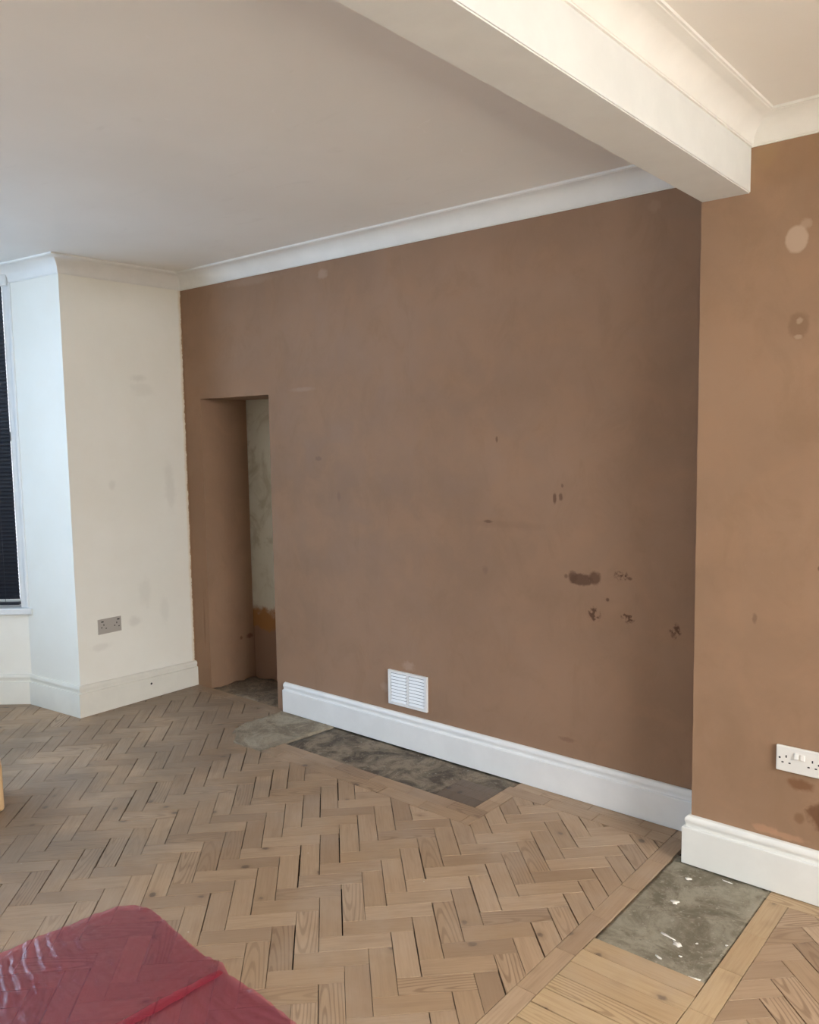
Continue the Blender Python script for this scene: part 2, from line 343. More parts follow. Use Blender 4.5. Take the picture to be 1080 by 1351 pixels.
bm = bmesh.new()
box(bm, (-0.1, 0, -0.05), (0.150, 0.34, CE + 0.05)); box(bm, (0.750, 0, -0.05), (XN + 0.2, 0.34, CE + 0.05))
box(bm, (0.150, 0, 1.7245), (0.750, 0.34, CE + 0.05)); box(bm, (-0.1, 0.34, -0.05), (XN + 0.2, 0.46, CE + 0.05))
structure('wall_right', bm, M['plaster'], 'long bare brown plaster wall with a low doorway-like recess at its far end', 'wall')
bm = bmesh.new(); box(bm, (XN, YP, -0.05), (XR + 0.1, 0.0, CE + 0.05))
structure('wall_pier', bm, M['plaster_pier'], 'bare brown plaster pier standing forward at the right under the beam end', 'wall')
bm = bmesh.new()
prism(bm, [(0, 0.0), (-0.1, 0.0), (-0.56, -0.62), (-0.56, -0.70), BAY[1], BAY[0]], -0.05, CE + 0.05)
structure('wall_front', bm, M['white_wall'], 'narrow off-white front wall with its bay return between window and brown wall', 'wall')
bm = bmesh.new(); prism(bm, [(0, YH), BAY[5], BAY[4], (-0.56, -3.0), (-0.56, YH)], -0.05, CE + 0.05)
structure('wall_front_far', bm, M['white_wall'], 'off-white front wall on the hall side of the bay', 'wall')
bm = bmesh.new(); box(bm, (-0.56, YH - 0.1, -0.05), (XR + 0.1, YH, CE + 0.05))
structure('wall_left', bm, M['white_wall'], 'off-white hall wall opposite the brown plaster wall', 'wall')
# rear wall around the garden window
gy0, gy1, gz0, gz1 = -3.25, -0.85, 0.25, 2.32
bm = bmesh.new()
box(bm, (XR, YH, -0.05), (XR + 0.12, gy0, CE + 0.05)); box(bm, (XR, gy1, -0.05), (XR + 0.12, YP, CE + 0.05))
box(bm, (XR, gy0, -0.05), (XR + 0.12, gy1, gz0)); box(bm, (XR, gy0, gz1), (XR + 0.12, gy1, CE + 0.05))
structure('wall_rear', bm, M['white_wall'], 'off-white rear wall around the garden window', 'wall')

def facet_frame(A, B):
    A = Vector((*A, 0)); B = Vector((*B, 0)); d = (B - A).normalized(); n = Vector((-d.y, d.x, 0))   # n points into the room
    mt = Matrix((d, n, Vector((0, 0, 1)))).transposed().to_4x4(); mt.translation = A
    return mt, (B - A).length

winlabels = ['white painted bay window frame behind the black blind', 'white painted centre bay window', 'white painted bay window on the hall side']
for i in range(3):
    mt, L = facet_frame(BAY[1 + i], BAY[2 + i])
    bm = bmesh.new(); vs = box(bm, (-0.0, -0.14, -0.05), (L, 0, WB - 0.018)); vs += box(bm, (0, -0.14, WT), (L, 0, CE + 0.05))
    bmesh.ops.transform(bm, matrix=mt, verts=bm.verts)
    structure('wall_bay' if i == 0 else 'wall_bay.%03d' % i, bm, M['white_wall'], ['white panel wall below the blind-covered bay window', 'white panel wall below the centre bay window', 'white panel wall below the hall-side bay window'][i], 'wall')
    w = empty('window_%d' % (i + 1)); tag(w, winlabels[i], 'window', None, 'structure'); w.matrix_world = mt
    J = 0.045
    for (a, b) in (((0.0, -0.11, WB), (J, -0.012, WT)), ((L - J, -0.11, WB), (L, -0.012, WT))):
        obj('jamb', bevelled_box(a, b, 0.003, 1), M['frame'], w)
    obj('head_rail', bevelled_box((J, -0.11, WT - 0.03), (L - J, -0.012, WT), 0.003, 1), M['frame'], w)
    obj('bottom_rail', bevelled_box((J, -0.11, WB), (L - J, -0.055, WB + 0.05), 0.003, 1), M['frame'], w)
    obj('meeting_rail', bevelled_box((J, -0.105, 1.50), (L - J, -0.06, 1.55), 0.003, 1), M['frame'], w)
    for (a, b) in ((WB + 0.05, 1.50), (1.55, WT - 0.03)):
        bm = bmesh.new(); box(bm, (J, -0.088, a), (L - J, -0.082, b)); obj('pane', bm, M['glass'], w)
    obj('sill', bevelled_box((-0.036 if i == 0 else 0.0, -0.055, 0.521), (L, 0.034, 0.557), 0.005, 2), M['frame'], w)
    if i == 0: obj('scribe_bead', bevelled_box((-0.014, -0.004, 0.557), (0.003, 0.012, WT), 0.004, 2), M['frame'], w)
w = empty('window_4'); tag(w, 'wide white framed garden window in the rear wall', 'window', None, 'structure'); w.location = (XR, 0, 0)
for a, b in (((0.02, gy0, gz0), (0.09, gy0 + 0.06, gz1)), ((0.02, gy1 - 0.06, gz0), (0.09, gy1, gz1)), ((0.02, -2.08, gz0), (0.09, -2.02, gz1))):
    obj('jamb', bevelled_box(a, b, 0.004, 1), M['frame'], w)
for a, b in ((gz0, gz0 + 0.06), (gz1 - 0.06, gz1)):
    obj('rail', bevelled_box((0.02, gy0, a), (0.09, gy1, b), 0.004, 1), M['frame'], w)
for a, b in ((gy0 + 0.06, -2.08), (-2.02, gy1 - 0.06)):
    bm = bmesh.new(); box(bm, (0.05, a, gz0 + 0.06), (0.056, b, gz1 - 0.06)); obj('pane', bm, M['glass'], w)

OUT = [(XR + 0.12, YH - 0.1), (XR + 0.12, 0.46), (-0.1, 0.46), (-0.56, -0.62), (-1.30, -1.28), (-1.30, -2.42), (-0.56, -3.02), (-0.56, YH - 0.1)]
bm = bmesh.new(); prism(bm, OUT, CE, CE + 0.08)
structure('ceiling', bm, M['ceiling'], 'matt off-white plastered ceiling on both sides of the beam', 'ceiling')

bm = bmesh.new(); box(bm, (XR + 0.12, -6.5, -0.35), (13.0, 3.0, -0.15))  # unseen pale ground, added to bounce sunlight up to the ceiling
structure('ground', bm, M['exterior'], 'unseen pale paving added outside the garden window to bounce sunlight', 'ground')

# beam
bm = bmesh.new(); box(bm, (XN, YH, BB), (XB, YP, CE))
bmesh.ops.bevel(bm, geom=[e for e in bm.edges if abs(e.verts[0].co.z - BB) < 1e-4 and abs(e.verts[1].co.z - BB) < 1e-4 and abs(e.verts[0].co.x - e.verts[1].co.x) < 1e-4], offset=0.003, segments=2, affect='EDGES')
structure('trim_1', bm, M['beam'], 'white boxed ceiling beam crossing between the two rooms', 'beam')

# coving
def cove_profile(proj, drop):
    z0 = CE - drop; pr = [(0.0, z0), (0.006, z0), (0.006, z0 + 0.004)]
    for k in range(0, 15):
        a = math.pi / 2 * k / 14
        pr.append((0.008 + (proj - 0.016) * (1 - math.cos(a)), z0 + 0.005 + (drop - 0.015) * math.sin(a)))
    pr += [(proj - 0.006, CE - 0.008), (proj, CE - 0.008), (proj, CE), (0.0, CE)]
    return pr
loop = [(XN, 0.0), (0, 0)] + BAY + [(0, YH), (XN, YH)]
structure('trim_2', sweep(loop, cove_profile(0.088, 0.086), True), M['cove'], 'off-white concave coving round the front room ceiling and bay', 'coving')
structure('trim_3', sweep([(XR, YP), (XB, YP), (XB, YH), (XR, YH)], cove_profile(0.090, 0.077), True), M['cove'], 'cream concave coving round the rear room ceiling along the beam', 'coving')

# baseboards
def skirt_profile(t, h):
    return [(0, 0.0), (t, 0.0), (t, h * 0.745), (t - 0.001, h * 0.757), (t * 0.60, h * 0.768), (t * 0.57, h * 0.80), (t * 0.62, h * 0.845),
            (t * 0.72, h * 0.875), (t * 0.74, h * 0.905), (t * 0.66, h * 0.945), (t * 0.42, h * 0.985), (t * 0.15, h), (0, h)]
bb = structure('baseboard_right', sweep([(XN, 0), (0.816, 0)], skirt_profile(0.024, 0.160)), M['gloss_main'], 'bright white moulded skirting along the long brown wall', 'skirting')
bb.location.z = 0.002
structure('baseboard_pier', sweep([(XR, YP), (XN, YP), (XN, 0)], [(d, z + 0.003) for d, z in skirt_profile(0.024, 0.170)]), M['gloss_pier'], 'cream white moulded skirting round the foot of the right pier', 'skirting')
bf = structure('baseboard_front', sweep([(0, -0.001)] + BAY + [(0, YH)], skirt_profile(0.022, 0.172), False, [0.86] + [1] * 7), M['gloss_front'], 'cream white moulded skirting along the front wall and into the bay', 'skirting')
bm = bmesh.new(); bmesh.ops.create_circle(bm, cap_ends=True, segments=16, radius=0.0065, matrix=Matrix.Translation((0.0222, -0.325, 0.085)) @ Matrix.Rotation(math.pi / 2, 4, 'Y'))
tag(obj('cable_hole', bm, M['hole'], bf), 'small dark drilled hole')

# ------------------------------------------------------------------ floor
bm = bmesh.new(); prism(bm, OUT, -0.08, -0.018)
floor = structure('floor', bm, M['screed'], 'sanded pine herringbone parquet floor with bare concrete patches', 'floor')

def clip(poly, a, b, c):
    """keep a*x + b*y <= c"""
    out = []; n = len(poly)
    for i in range(n):
        p, q = poly[i], poly[(i + 1) % n]; dp = a * p[0] + b * p[1] - c; dq = a * q[0] + b * q[1] - c
        if dp <= 0: out.append(p)
        if (dp < 0 < dq) or (dq < 0 < dp):
            t = dp / (dp - dq); out.append((p[0] + t * (q[0] - p[0]), p[1] + t * (q[1] - p[1])))
    return out
def area(p): return 0.5 * abs(sum(p[i][0] * p[(i + 1) % len(p)][1] - p[(i + 1) % len(p)][0] * p[i][1] for i in range(len(p))))
def inset(poly, d):
    n = len(poly); c = (sum(p[0] for p in poly) / n, sum(p[1] for p in poly) / n)
    if sum(poly[i][0] * poly[(i + 1) % n][1] - poly[(i + 1) % n][0] * poly[i][1] for i in range(n)) < 0: poly = poly[::-1]
    out = poly
    for i in range(n):
        p, q = Vector(poly[i]), Vector(poly[(i + 1) % n]); e = q - p
        if e.length < 1e-6: continue
        e.normalize(); nn = Vector((e.y, -e.x)); dd = d if not callable(d) else d(i)
        out = clip(out, nn.x, nn.y, nn.dot(p) - dd)
        if len(out) < 3: return []
    return out
def clean(poly, eps=0.0008):
    out = []
    for p in poly:
        if not out or (abs(p[0] - out[-1][0]) + abs(p[1] - out[-1][1])) > eps: out.append(p)
    if len(out) > 1 and (abs(out[0][0] - out[-1][0]) + abs(out[0][1] - out[-1][1])) <= eps: out.pop()
    return out

def piece_data(poly, ang, gap=None, zj=0.0005):
    """verts, faces, uvs of one floor block: chamfered top, slightly uneven height"""
    poly = clean(poly)
    def g0(i):
        a, b = poly[i % len(poly)], poly[(i + 1) % len(poly)]
        along = abs((b[0] - a[0]) * math.cos(ang) + (b[1] - a[1]) * math.sin(ang)) > 0.7 * math.hypot(b[0] - a[0], b[1] - a[1])
        if along and ang < -0.1: return random.choice((0.0006, 0.0008, 0.0011, 0.0015, 0.0022, 0.0032))
        return random.choice((0.0005, 0.0006, 0.0008, 0.0010, 0.0015))
    p = clean(inset(poly, gap if gap is not None else g0))
    if len(p) < 3 or area(p) < 2.5e-4: return None
    t = clean(inset(p, 0.00025), 0.00005)
    if len(t) != len(p): t = p
    n = len(p); h = random.uniform(-zj, 0); sx, sy = random.uniform(-.0025, .0025), random.uniform(-.0025, .0025)
    cx, cy = sum(q[0] for q in p) / n, sum(q[1] for q in p) / n
    top = lambda q: h + sx * (q[0] - cx) + sy * (q[1] - cy)
    # match start corner of the two rings
    k = min(range(n), key=lambda j: (t[j][0] - p[0][0]) ** 2 + (t[j][1] - p[0][1]) ** 2); t = t[k:] + t[:k]
    v = [(q[0], q[1], top(q)) for q in t] + [(q[0], q[1], top(q) - 0.0008) for q in p] + [(q[0], q[1], -0.0185) for q in p]
    f = [tuple(range(n))] + [(i, i + n, (i + 1) % n + n, (i + 1) % n) for i in range(n)] + [(i + n, i + 2 * n, (i + 1) % n + 2 * n, (i + 1) % n + n) for i in range(n)]
    ca, sa = math.cos(ang), math.sin(ang)
    uv = [((q[0] - cx) * ca + (q[1] - cy) * sa, -(q[0] - cx) * sa + (q[1] - cy) * ca) for q in (t + p + p)]
    return v, f, uv, random.random(), (cx, cy), area(p)

def make_mesh(name, datas, origin=(0, 0)):
    V, F, UV, PC = [], [], [], []
    for v, f, uv, r, c, a in datas:
        o = len(V); V += [(x - origin[0], y - origin[1], z) for x, y, z in v]; UV += uv; F += [tuple(i + o for i in q) for q in f]; PC += [r] * len(v)
    me = bpy.data.meshes.new(name); me.from_pydata(V, [], F); me.update()
    ul = me.uv_layers.new(name='UVMap')
    for l in me.loops: ul.data[l.index].uv = UV[l.vertex_index]
    at = me.attributes.new('piece', 'FLOAT', 'POINT'); at.data.foreach_set('value', PC)
    return me

def block(name, data, mat):
    me = make_mesh(name, [data], data[4]); me.materials.append(mat)
    o = bpy.data.objects.new(name, me); C.objects.link(o); o.location = (data[4][0], data[4][1], 0); o.parent = floor
    return o

def seen(c):
    d = Vector((c[0], c[1], 0)) - Vector(CAM); z = d.dot(cf)
    if z <= 0.1: return None
    x = 540 + 1090.75 * d.dot(cr) / z; y = 675.5 - 1090.75 * d.dot(cu) / z
    return z if (-25 < x < 1105 and y < 1385) else None

W0, L0 = 0.07147, 0.2160
def herringbone(org, rot, irange, krange):
    c, s = math.cos(rot), math.sin(rot)
    def wpt(u, v):
        x, y = (u + v) * 0.70711, (u - v) * 0.70711
        return (org[0] + x * c - y * s, org[1] + x * s + y * c)
    for i in irange:
        for k in krange:
            u0, v0 = i * L0 - k * W0, i * L0 + k * W0       # top-left corner of a B block (long along v)
            yield [wpt(u0, v0), wpt(u0 + W0, v0), wpt(u0 + W0, v0 + L0), wpt(u0, v0 + L0)], rot - math.pi / 4
            a, b = u0 - L0 + W0, v0 - W0                     # the A block lying against its head (long along u)
            yield [wpt(a, b), wpt(a + L0, b), wpt(a + L0, b + W0), wpt(a, b + W0)], rot + math.pi / 4

def rect(x0, x1, y0, y1): return [(x0, y0), (x1, y0), (x1, y1), (x0, y1)]
YB1, YB2, YB3 = -0.472, -0.402, -0.333       # border rows in front of the old hearth
XH0, XH1, XH2 = 1.166, 2.318, 2.386          # hearth, side border
XS0, XS1, XL1, XRB = 3.031, 3.096, 3.430, 3.500
YW1, YW2 = -0.146, -0.076                    # border rows along the wall

def bay_clip(p):
    """trim to the bay and front wall line"""
    cx = sum(q[0] for q in p) / len(p); cy = sum(q[1] for q in p) / len(p)
    if cx > -0.25: return p
    if cx < -0.14 and (cy > -0.66 or cy < -3.04): return []
    for A, B in ((BAY[1], BAY[2]), (BAY[2], BAY[3]), (BAY[3], BAY[4])):
        d = Vector(B) - Vector(A); nn = Vector((d.y, -d.x)).normalized()
        p = clip(p, nn.x, nn.y, nn.dot(Vector(A)) + 0.05)
        if len(p) < 3: return []
    return p

mort = [(0.955, -0.470), (0.862, -0.410), (0.815, -0.335), (0.785, -0.260), (0.794, -0.190), (0.805, -0.095), (0.79, -0.002), (1.205, -0.002), (1.185, -0.10), (1.172, -0.33), (1.163, -0.474), (1.05, -0.488)]
herr = []
for poly, ang in herringbone((2.604, -1.074), math.radians(0.45), range(-13, 3), range(-16, 30)):
    p = clip(poly, 1, 0, XS0)
    if len(p) < 3: continue
    p = clip(p, 0, -1, -YH)
    if len(p) < 3: continue
    p = bay_clip(p)
    if len(p) < 3: continue
    ymax = max(q[1] for q in p); cx = sum(q[0] for q in p) / len(p)
    if ymax > YB1:
        if min(q[0] for q in p) > XH2 - 0.005 or (cx > XH2 and sum(q[1] for q in p) / len(p) > YB1): p = clip(clip(p, 0, 1, YW1), -1, 0, -XH2)
        elif cx > XH0: p = clip(p, 0, 1, YB1)
        elif cx > 0.93 and ymax > -0.49: p = clip(p, 0, 1, -0.480)
        else: p = clip(clip(p, 0, 1, -0.062), 1, 0, max(0.80, 0.80)) if sum(q[1] for q in p) / len(p) > -0.40 else p
        if len(p) < 3: continue
    herr.append((p, ang))
for poly, ang in herringbone((3.561, -0.385), 0.0, range(-2, 13), range(-8, 36)):
    p = clip(clip(clip(clip(poly, -1, 0, -XRB), 0, 1, -0.300), 0, -1, -YH), 1, 0, XR)
    if len(p) >= 3: herr.append((p, ang))
front, rest = [], []
for p, ang in herr:
    d = piece_data(p, ang)
    if d is None: continue
    z = seen(d[4]); (front if z else rest).append((z, d))
front.sort(key=lambda t: -t[1][5] / t[0] ** 2)
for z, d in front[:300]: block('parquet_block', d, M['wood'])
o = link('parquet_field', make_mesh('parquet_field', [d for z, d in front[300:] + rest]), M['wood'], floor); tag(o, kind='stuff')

def row(name, mat, x0, x1, y0, y1, cuts, along='x', gap=None, grain=None):
    pts = sorted(cuts)
    for a, b in zip(pts[:-1], pts[1:]):
        p = rect(a, b, y0, y1) if along == 'x' else rect(x0, x1, a, b)
        d = piece_data(p, grain if grain is not None else (0.0 if along == 'x' else math.pi / 2), gap)
        if d: block(name, d, mat)
def cuts(a, b, step, off=0.0):
    c = [a]; x = a + (off if off else step)
    while x < b - 0.02: c.append(x); x += step
    return c + [b]
BG = lambda i: random.choice((0.0007, 0.0010, 0.0016))
row('border_block', M['wood'], 0, 0, YB1, YB2, cuts(XH0, XH2, 0.2155, 0.10), 'x', BG)
row('border_block', M['wood'], 0, 0, YB2, YB3, cuts(1.175, XH2, 0.2155, 0.19), 'x', BG)
row('border_block', M['wood'], XH1, XH2, 0, 0, [YB3, -0.245, YW1], 'y')
row('border_block', M['wood'], 0, 0, YW1, YW2, cuts(XH1, XS0, 0.2155, 0.205), 'x', BG)
row('border_block', M['wood'], 0, 0, YW2, -0.010, cuts(XH1 + 0.02, XS0, 0.2155, 0.13), 'x', BG)
row('border_block', M['wood_dark'], 2.115, XH1, 0, 0, [YB3, -0.268, -0.20, -0.14], 'y')
row('border_block', M['wood'], XS0, XS1, 0, 0, [-0.010, -0.085] + [-0.289 - 0.2135 * k for k in range(17)], 'y', BG)
row('floor_board', M['wood_board'], XS1, XL1, 0, 0, [-0.817 - 0.0715 * k for k in range(41)], 'y', lambda i: random.choice((0.0009, 0.0013, 0.0028)), 0.0)
row('border_block', M['wood_board'], XL1, XRB, 0, 0, [-0.300] + [-0.3005 - 0.2125 * (k + 1) for k in range(16)], 'y')
row('border_block', M['wood_board'], 0, 0, -0.300, -0.232, cuts(XL1, XR, 0.42, 0.30))
# dusty plank in front of the recess
row('threshold_board', M['wood'], 0, 0, -0.062, 0.004, [0.0, 0.36, 0.80])

def slab(name, poly, z, mat, rough=0.003, cell=0.02, thick=0.02):
    """uneven bare surface filling an outline"""
    xs = [p[0] for p in poly]; ys = [p[1] for p in poly]; bm = bmesh.new()
    from mathutils import noise
    top = [bm.verts.new((x, y, z)) for x, y in poly]
    f = bm.faces.new(top)
    n = int((max(xs) - min(xs)) / cell)
    for k in range(1, n):
        x = min(xs) + k * cell; bmesh.ops.bisect_plane(bm, geom=list(bm.verts) + list(bm.edges) + list(bm.faces), plane_co=(x, 0, 0), plane_no=(1, 0, 0))
    n = int((max(ys) - min(ys)) / cell)
    for k in range(1, n):
        y = min(ys) + k * cell; bmesh.ops.bisect_plane(bm, geom=list(bm.verts) + list(bm.edges) + list(bm.faces), plane_co=(0, y, 0), plane_no=(0, 1, 0))
    for v in bm.verts:
        v.co.z = z + rough * (noise.noise(v.co * 14) + 0.6 * noise.noise(v.co * 45 + Vector((3, 7, 1))))
    r = bmesh.ops.extrude_face_region(bm, geom=list(bm.faces))
    for v in [g for g in r['geom'] if isinstance(g, bmesh.types.BMVert)]: v.co.z = z - thick
    return obj(name, bm, mat, floor, True)
tag(slab('mortar_patch', mort, -0.001, M['mortar'], 0.006, 0.02, 0.03), 'pale rough mortar patch with a ragged edge')
tag(slab('hearth_patch', [(1.178, -0.329), (1.205, -0.026), (1.20, 0.0), (2.33, 0.0), (2.33, -0.14), (2.112, -0.14), (2.112, -0.331)], -0.007, M['hearth'], 0.003, 0.025), 'dark stained concrete where a hearth stood')
patch = slab('concrete_slab', [(3.099, -0.815), (3.426, -0.836), (3.431, -0.60), (3.434, -0.303), (3.44, -0.19), (3.09, -0.19), (3.0985, -0.30), (3.097, -0.50)], -0.0035, M['slab'], 0.0022, 0.02)
tag(patch, 'bare grey concrete rectangle with white paint spots')
tag(slab('recess_floor', [(0.150, 0.0), (0.750, 0.0), (0.750, 0.34), (0.150, 0.34)], -0.004, M['dusty'], 0.012, 0.03), 'dusty rough concrete inside the recess')

def splash(cx, cy, rx, ry, rz, seed):
    rnd = random.Random(seed); bm = bmesh.new(); vs = []
    for k in range(14):
        a = 2 * math.pi * k / 14; r = rnd.uniform(0.55, 1.2); x, y = rx * r * math.cos(a), ry * r * math.sin(a)
        vs.append(bm.verts.new((cx + x * math.cos(rz) - y * math.sin(rz), cy + x * math.sin(rz) + y * math.cos(rz), -0.0022)))
    c = bm.verts.new((cx, cy, -0.0016))
    for k in range(14): bm.faces.new((vs[k], vs[(k + 1) % 14], c))
    lo = [bm.verts.new((v.co.x, v.co.y, -0.012)) for v in vs]
    for k in range(14): bm.faces.new((vs[k], lo[k], lo[(k + 1) % 14], vs[(k + 1) % 14]))
    obj('paint_splash', bm, M['splash'], patch, True)
for i, a in enumerate([(3.189, -0.322, 0.011, 0.008, 0.3), (3.209, -0.485, 0.014, 0.013, 0.2), (3.262, -0.672, 0.026, 0.005, -0.25), (3.301, -0.692, 0.020, 0.011, -0.5), (3.285, -0.785, 0.014, 0.005, -0.4),
                       (3.345, -0.655, 0.004, 0.004, 0), (3.330, -0.742, 0.005, 0.004, 0), (3.415, -0.61, 0.005, 0.004, 1), (3.398, -0.812, 0.016, 0.004, 0.2), (3.30, -0.262, 0.02, 0.003, -0.1)]):
    splash(*a, i)

# ------------------------------------------------------------------ sockets, grille, blind
def hole_box(t, x, z, w, h, y0=-0.0005, depth=0.002, name='pin_hole', mat='hole'):
    bm = bmesh.new(); box(bm, (x - w / 2, y0, z - h / 2), (x + w / 2, y0 + depth, z + h / 2)); return obj(name, bm, M[mat], t)
# local frame: x along the wall to the right as seen, y into the wall, z up from the plate's lower edge
t = empty('double_socket', (3.432, YP, 0.409)); tag(t, 'white plastic double socket on the brown pier above its skirting', 'socket')
obj('faceplate', bevelled_box((0, -0.011, 0), (0.139, 0.0, 0.083), 0.0035, 3), M['plastic'], t)
F = -0.0112
for x, z, w, h in ((0.031, 0.050, 0.0040, 0.0082), (0.0205, 0.030, 0.0066, 0.0042), (0.0415, 0.030, 0.0066, 0.0042), (0.1085, 0.050, 0.0040, 0.0082), (0.098, 0.030, 0.0066, 0.0042), (0.119, 0.030, 0.0066, 0.0042)):
    hole_box(t, x, z, w, h, F)
for x in (0.0115, 0.1275):
    bm = bmesh.new(); bmesh.ops.create_cone(bm, cap_ends=True, segments=14, radius1=0.0032, radius2=0.0032, depth=0.001, matrix=Matrix.Translation((x, F, 0.0435)) @ Matrix.Rotation(math.pi / 2, 4, 'X')); obj('screw_head', bm, M['hole'], t)
for x in (0.0610, 0.0800):
    bm = bevelled_box((x - 0.0068, -0.0155, 0.047), (x + 0.0068, -0.008, 0.066), 0.002, 2)
    for v in bm.verts:
        if v.co.y < -0.012: v.co.y += (v.co.z - 0.0565) * 0.16
    obj('switch', bm, M['plastic'], t)

t = empty('double_socket', (0.0, -0.627, 0.4295), math.pi / 2); tag(t, 'brushed grey metal double socket low on the off-white front wall', 'socket')
obj('faceplate', bevelled_box((0, -0.005, 0), (0.140, 0.0, 0.083), 0.0012, 2), M['steel'], t)
F = -0.0053
for cx in (0.034, 0.112):
    for x, z, w, h in ((cx, 0.050, 0.0045, 0.0095), (cx - 0.013, 0.036, 0.007, 0.005), (cx + 0.013, 0.029, 0.007, 0.005)): hole_box(t, x, z, w, h, F)
for x in (0.026, 0.122): hole_box(t, x, 0.068, 0.014, 0.0055, F - 0.001, 0.003, 'switch')
for x in (0.060, 0.078):
    bm = bmesh.new(); bmesh.ops.create_cone(bm, cap_ends=True, segments=14, radius1=0.003, radius2=0.003, depth=0.001, matrix=Matrix.Translation((x, F, 0.045)) @ Matrix.Rotation(math.pi / 2, 4, 'X')); obj('screw_head', bm, M['steel'], t)

t = empty('air_vent', (1.579, 0.0, 0.199)); tag(t, 'white louvred air vent on the brown wall just above the skirting', 'vent')
VW, VH = 0.239, 0.168
bm = bmesh.new()
for a, b in (((0, -0.012, 0), (0.014, 0, VH)), ((VW - 0.014, -0.012, 0), (VW, 0, VH)), ((0.014, -0.012, 0), (VW - 0.014, 0, 0.012)), ((0.014, -0.012, VH - 0.012), (VW - 0.014, 0, VH))): box(bm, a, b)
obj('frame', bm, M['vent'], t)
bm = bmesh.new(); box(bm, (0.01, -0.0035, 0.01), (VW - 0.01, -0.0005, VH - 0.01)); obj('backing', bm, M['vent_back'], t)
bm = bmesh.new(); box(bm, (VW / 2 - 0.006, -0.0095, 0.012), (VW / 2 + 0.006, -0.003, VH - 0.012)); obj('mullion', bm, M['vent'], t)
sl = None
for x0 in (0.0165, VW / 2 + 0.0085):
    for k in range(9):
        if sl is None:
            bm = bmesh.new(); w = VW / 2 - 0.025
            vs = [bm.verts.new(p) for p in ((0, -0.0115, 0.0005), (w, -0.0115, 0.0005), (w, -0.0055, 0.0118), (0, -0.0055, 0.0118), (0, -0.0095, 0.0), (w, -0.0095, 0.0), (w, -0.0038, 0.0112), (0, -0.0038, 0.0112))]
            for q in ((0, 1, 2, 3), (7, 6, 5, 4), (0, 4, 5, 1), (2, 6, 7, 3), (0, 3, 7, 4), (1, 5, 6, 2)): bm.faces.new([vs[i] for i in q])
            o = obj('slat', bm, M['vent'], t); sl = o
        else:
            o = sl.copy(); C.objects.link(o); o.parent = t
        o.location = (x0, 0, 0.0135 + k * 0.0158)

mt, L = facet_frame(BAY[1], BAY[2])
t = empty('venetian_blind'); t.matrix_world = mt; tag(t, 'closed black venetian blind hanging in the bay window at the left edge', 'blind')
obj('headrail', bevelled_box((0.002, -0.035, 2.345), (L - 0.005, 0.022, 2.405), 0.006, 2), M['frame'], t)
sl = None; z = 2.334
while z > 0.598:
    if sl is None:
        bm = bmesh.new(); w = L - 0.095
        prof = [(-0.0125, 0.0), (-0.006, 0.0016), (0, 0.0021), (0.006, 0.0016), (0.0125, 0.0)]
        for x in (0, w):
            for y, zz in prof: bm.verts.new((x, y, zz))
            for y, zz in reversed(prof): bm.verts.new((x, y, zz - 0.0006))
        bm.verts.ensure_lookup_table(); n = 10
        for i in range(n): bm.faces.new((bm.verts[i], bm.verts[(i + 1) % n], bm.verts[n + (i + 1) % n], bm.verts[n + i]))
        bm.faces.new([bm.verts[i] for i in range(n)]); bm.faces.new([bm.verts[n + i] for i in reversed(range(n))])
        sl = obj('slat', bm, M['blind'], t); o = sl
    else:
        o = sl.copy(); C.objects.link(o); o.parent = t
    o.location = (0.046, -0.008, z); o.rotation_euler = (math.radians(76), 0, 0); z -= 0.0212
obj('bottom_rail', bevelled_box((0.046, -0.020, 0.572), (L - 0.049, 0.004, 0.590), 0.003, 2), M['blind'], t)
for x in (0.12, L / 2, L - 0.12):
    bm = bmesh.new(); box(bm, (x - 0.0008, 0.0045, 0.585), (x + 0.0008, 0.0058, 2.35)); obj('cord', bm, M['blind'], t)

# ------------------------------------------------------------------ pine box at the left edge, red plastic sheet
m = NT('varnished_pine'); P = m.pos(); x, y, z = m.xyz(P)
g = m.noise(m.comb(m.math('MULTIPLY', x, 60.0), m.math('MULTIPLY', y, 60.0), m.math('MULTIPLY', z, 6.0)), 1.0, 4, 0.6, 0.5)
m.base(m.mix(m.ramp(g, 0.35, 0.7), (0.66, 0.44, 0.24), (0.50, 0.30, 0.14)), 0.3, 0.5); M['pine'] = m.m
t = empty('pine_box', (0.838, -1.534, 0.0), math.radians(70)); tag(t, 'varnished pine box corner on the parquet at the left edge', 'box')
obj('body', bevelled_box((-0.30, 0.0, 0.0), (0.0, 0.24, 0.20), 0.016, 4), M['pine'], t, True)
obj('lid', bevelled_box((-0.296, 0.004, 0.196), (-0.004, 0.236, 0.215), 0.008, 3), M['pine'], t, True)

m = NT('red_polythene'); P = m.pos()
tr = m.n('ShaderNodeBsdfTransparent'); gl = m.n('ShaderNodeBsdfGlossy'); df = m.n('ShaderNodeBsdfDiffuse'); tl = m.n('ShaderNodeBsdfTranslucent')
lay = m.n('ShaderNodeAttribute', attribute_name='layer').outputs['Fac']
m.put(tr.inputs[0], m.mix(lay, (1.0, 0.57, 0.64), (0.93, 0.32, 0.40))); m.put(df.inputs[0], m.mix(lay, (0.85, 0.21, 0.30), (0.60, 0.05, 0.10))); gl.inputs['Roughness'].default_value = 0.11; gl.inputs[0].default_value = (1, 1, 1, 1)
wr = m.noise(m.vmath('MULTIPLY', P, (16, 42, 1)), 1.0, 5, 0.65, 2.0); wr2 = m.noise(P, 120, 3, 0.6, 1.0)
bp = m.n('ShaderNodeBump'); m.put(bp.inputs['Height'], m.math('ADD', wr, m.math('MULTIPLY', wr2, 0.15))); bp.inputs['Strength'].default_value = 0.30; bp.inputs['Distance'].default_value = 0.006
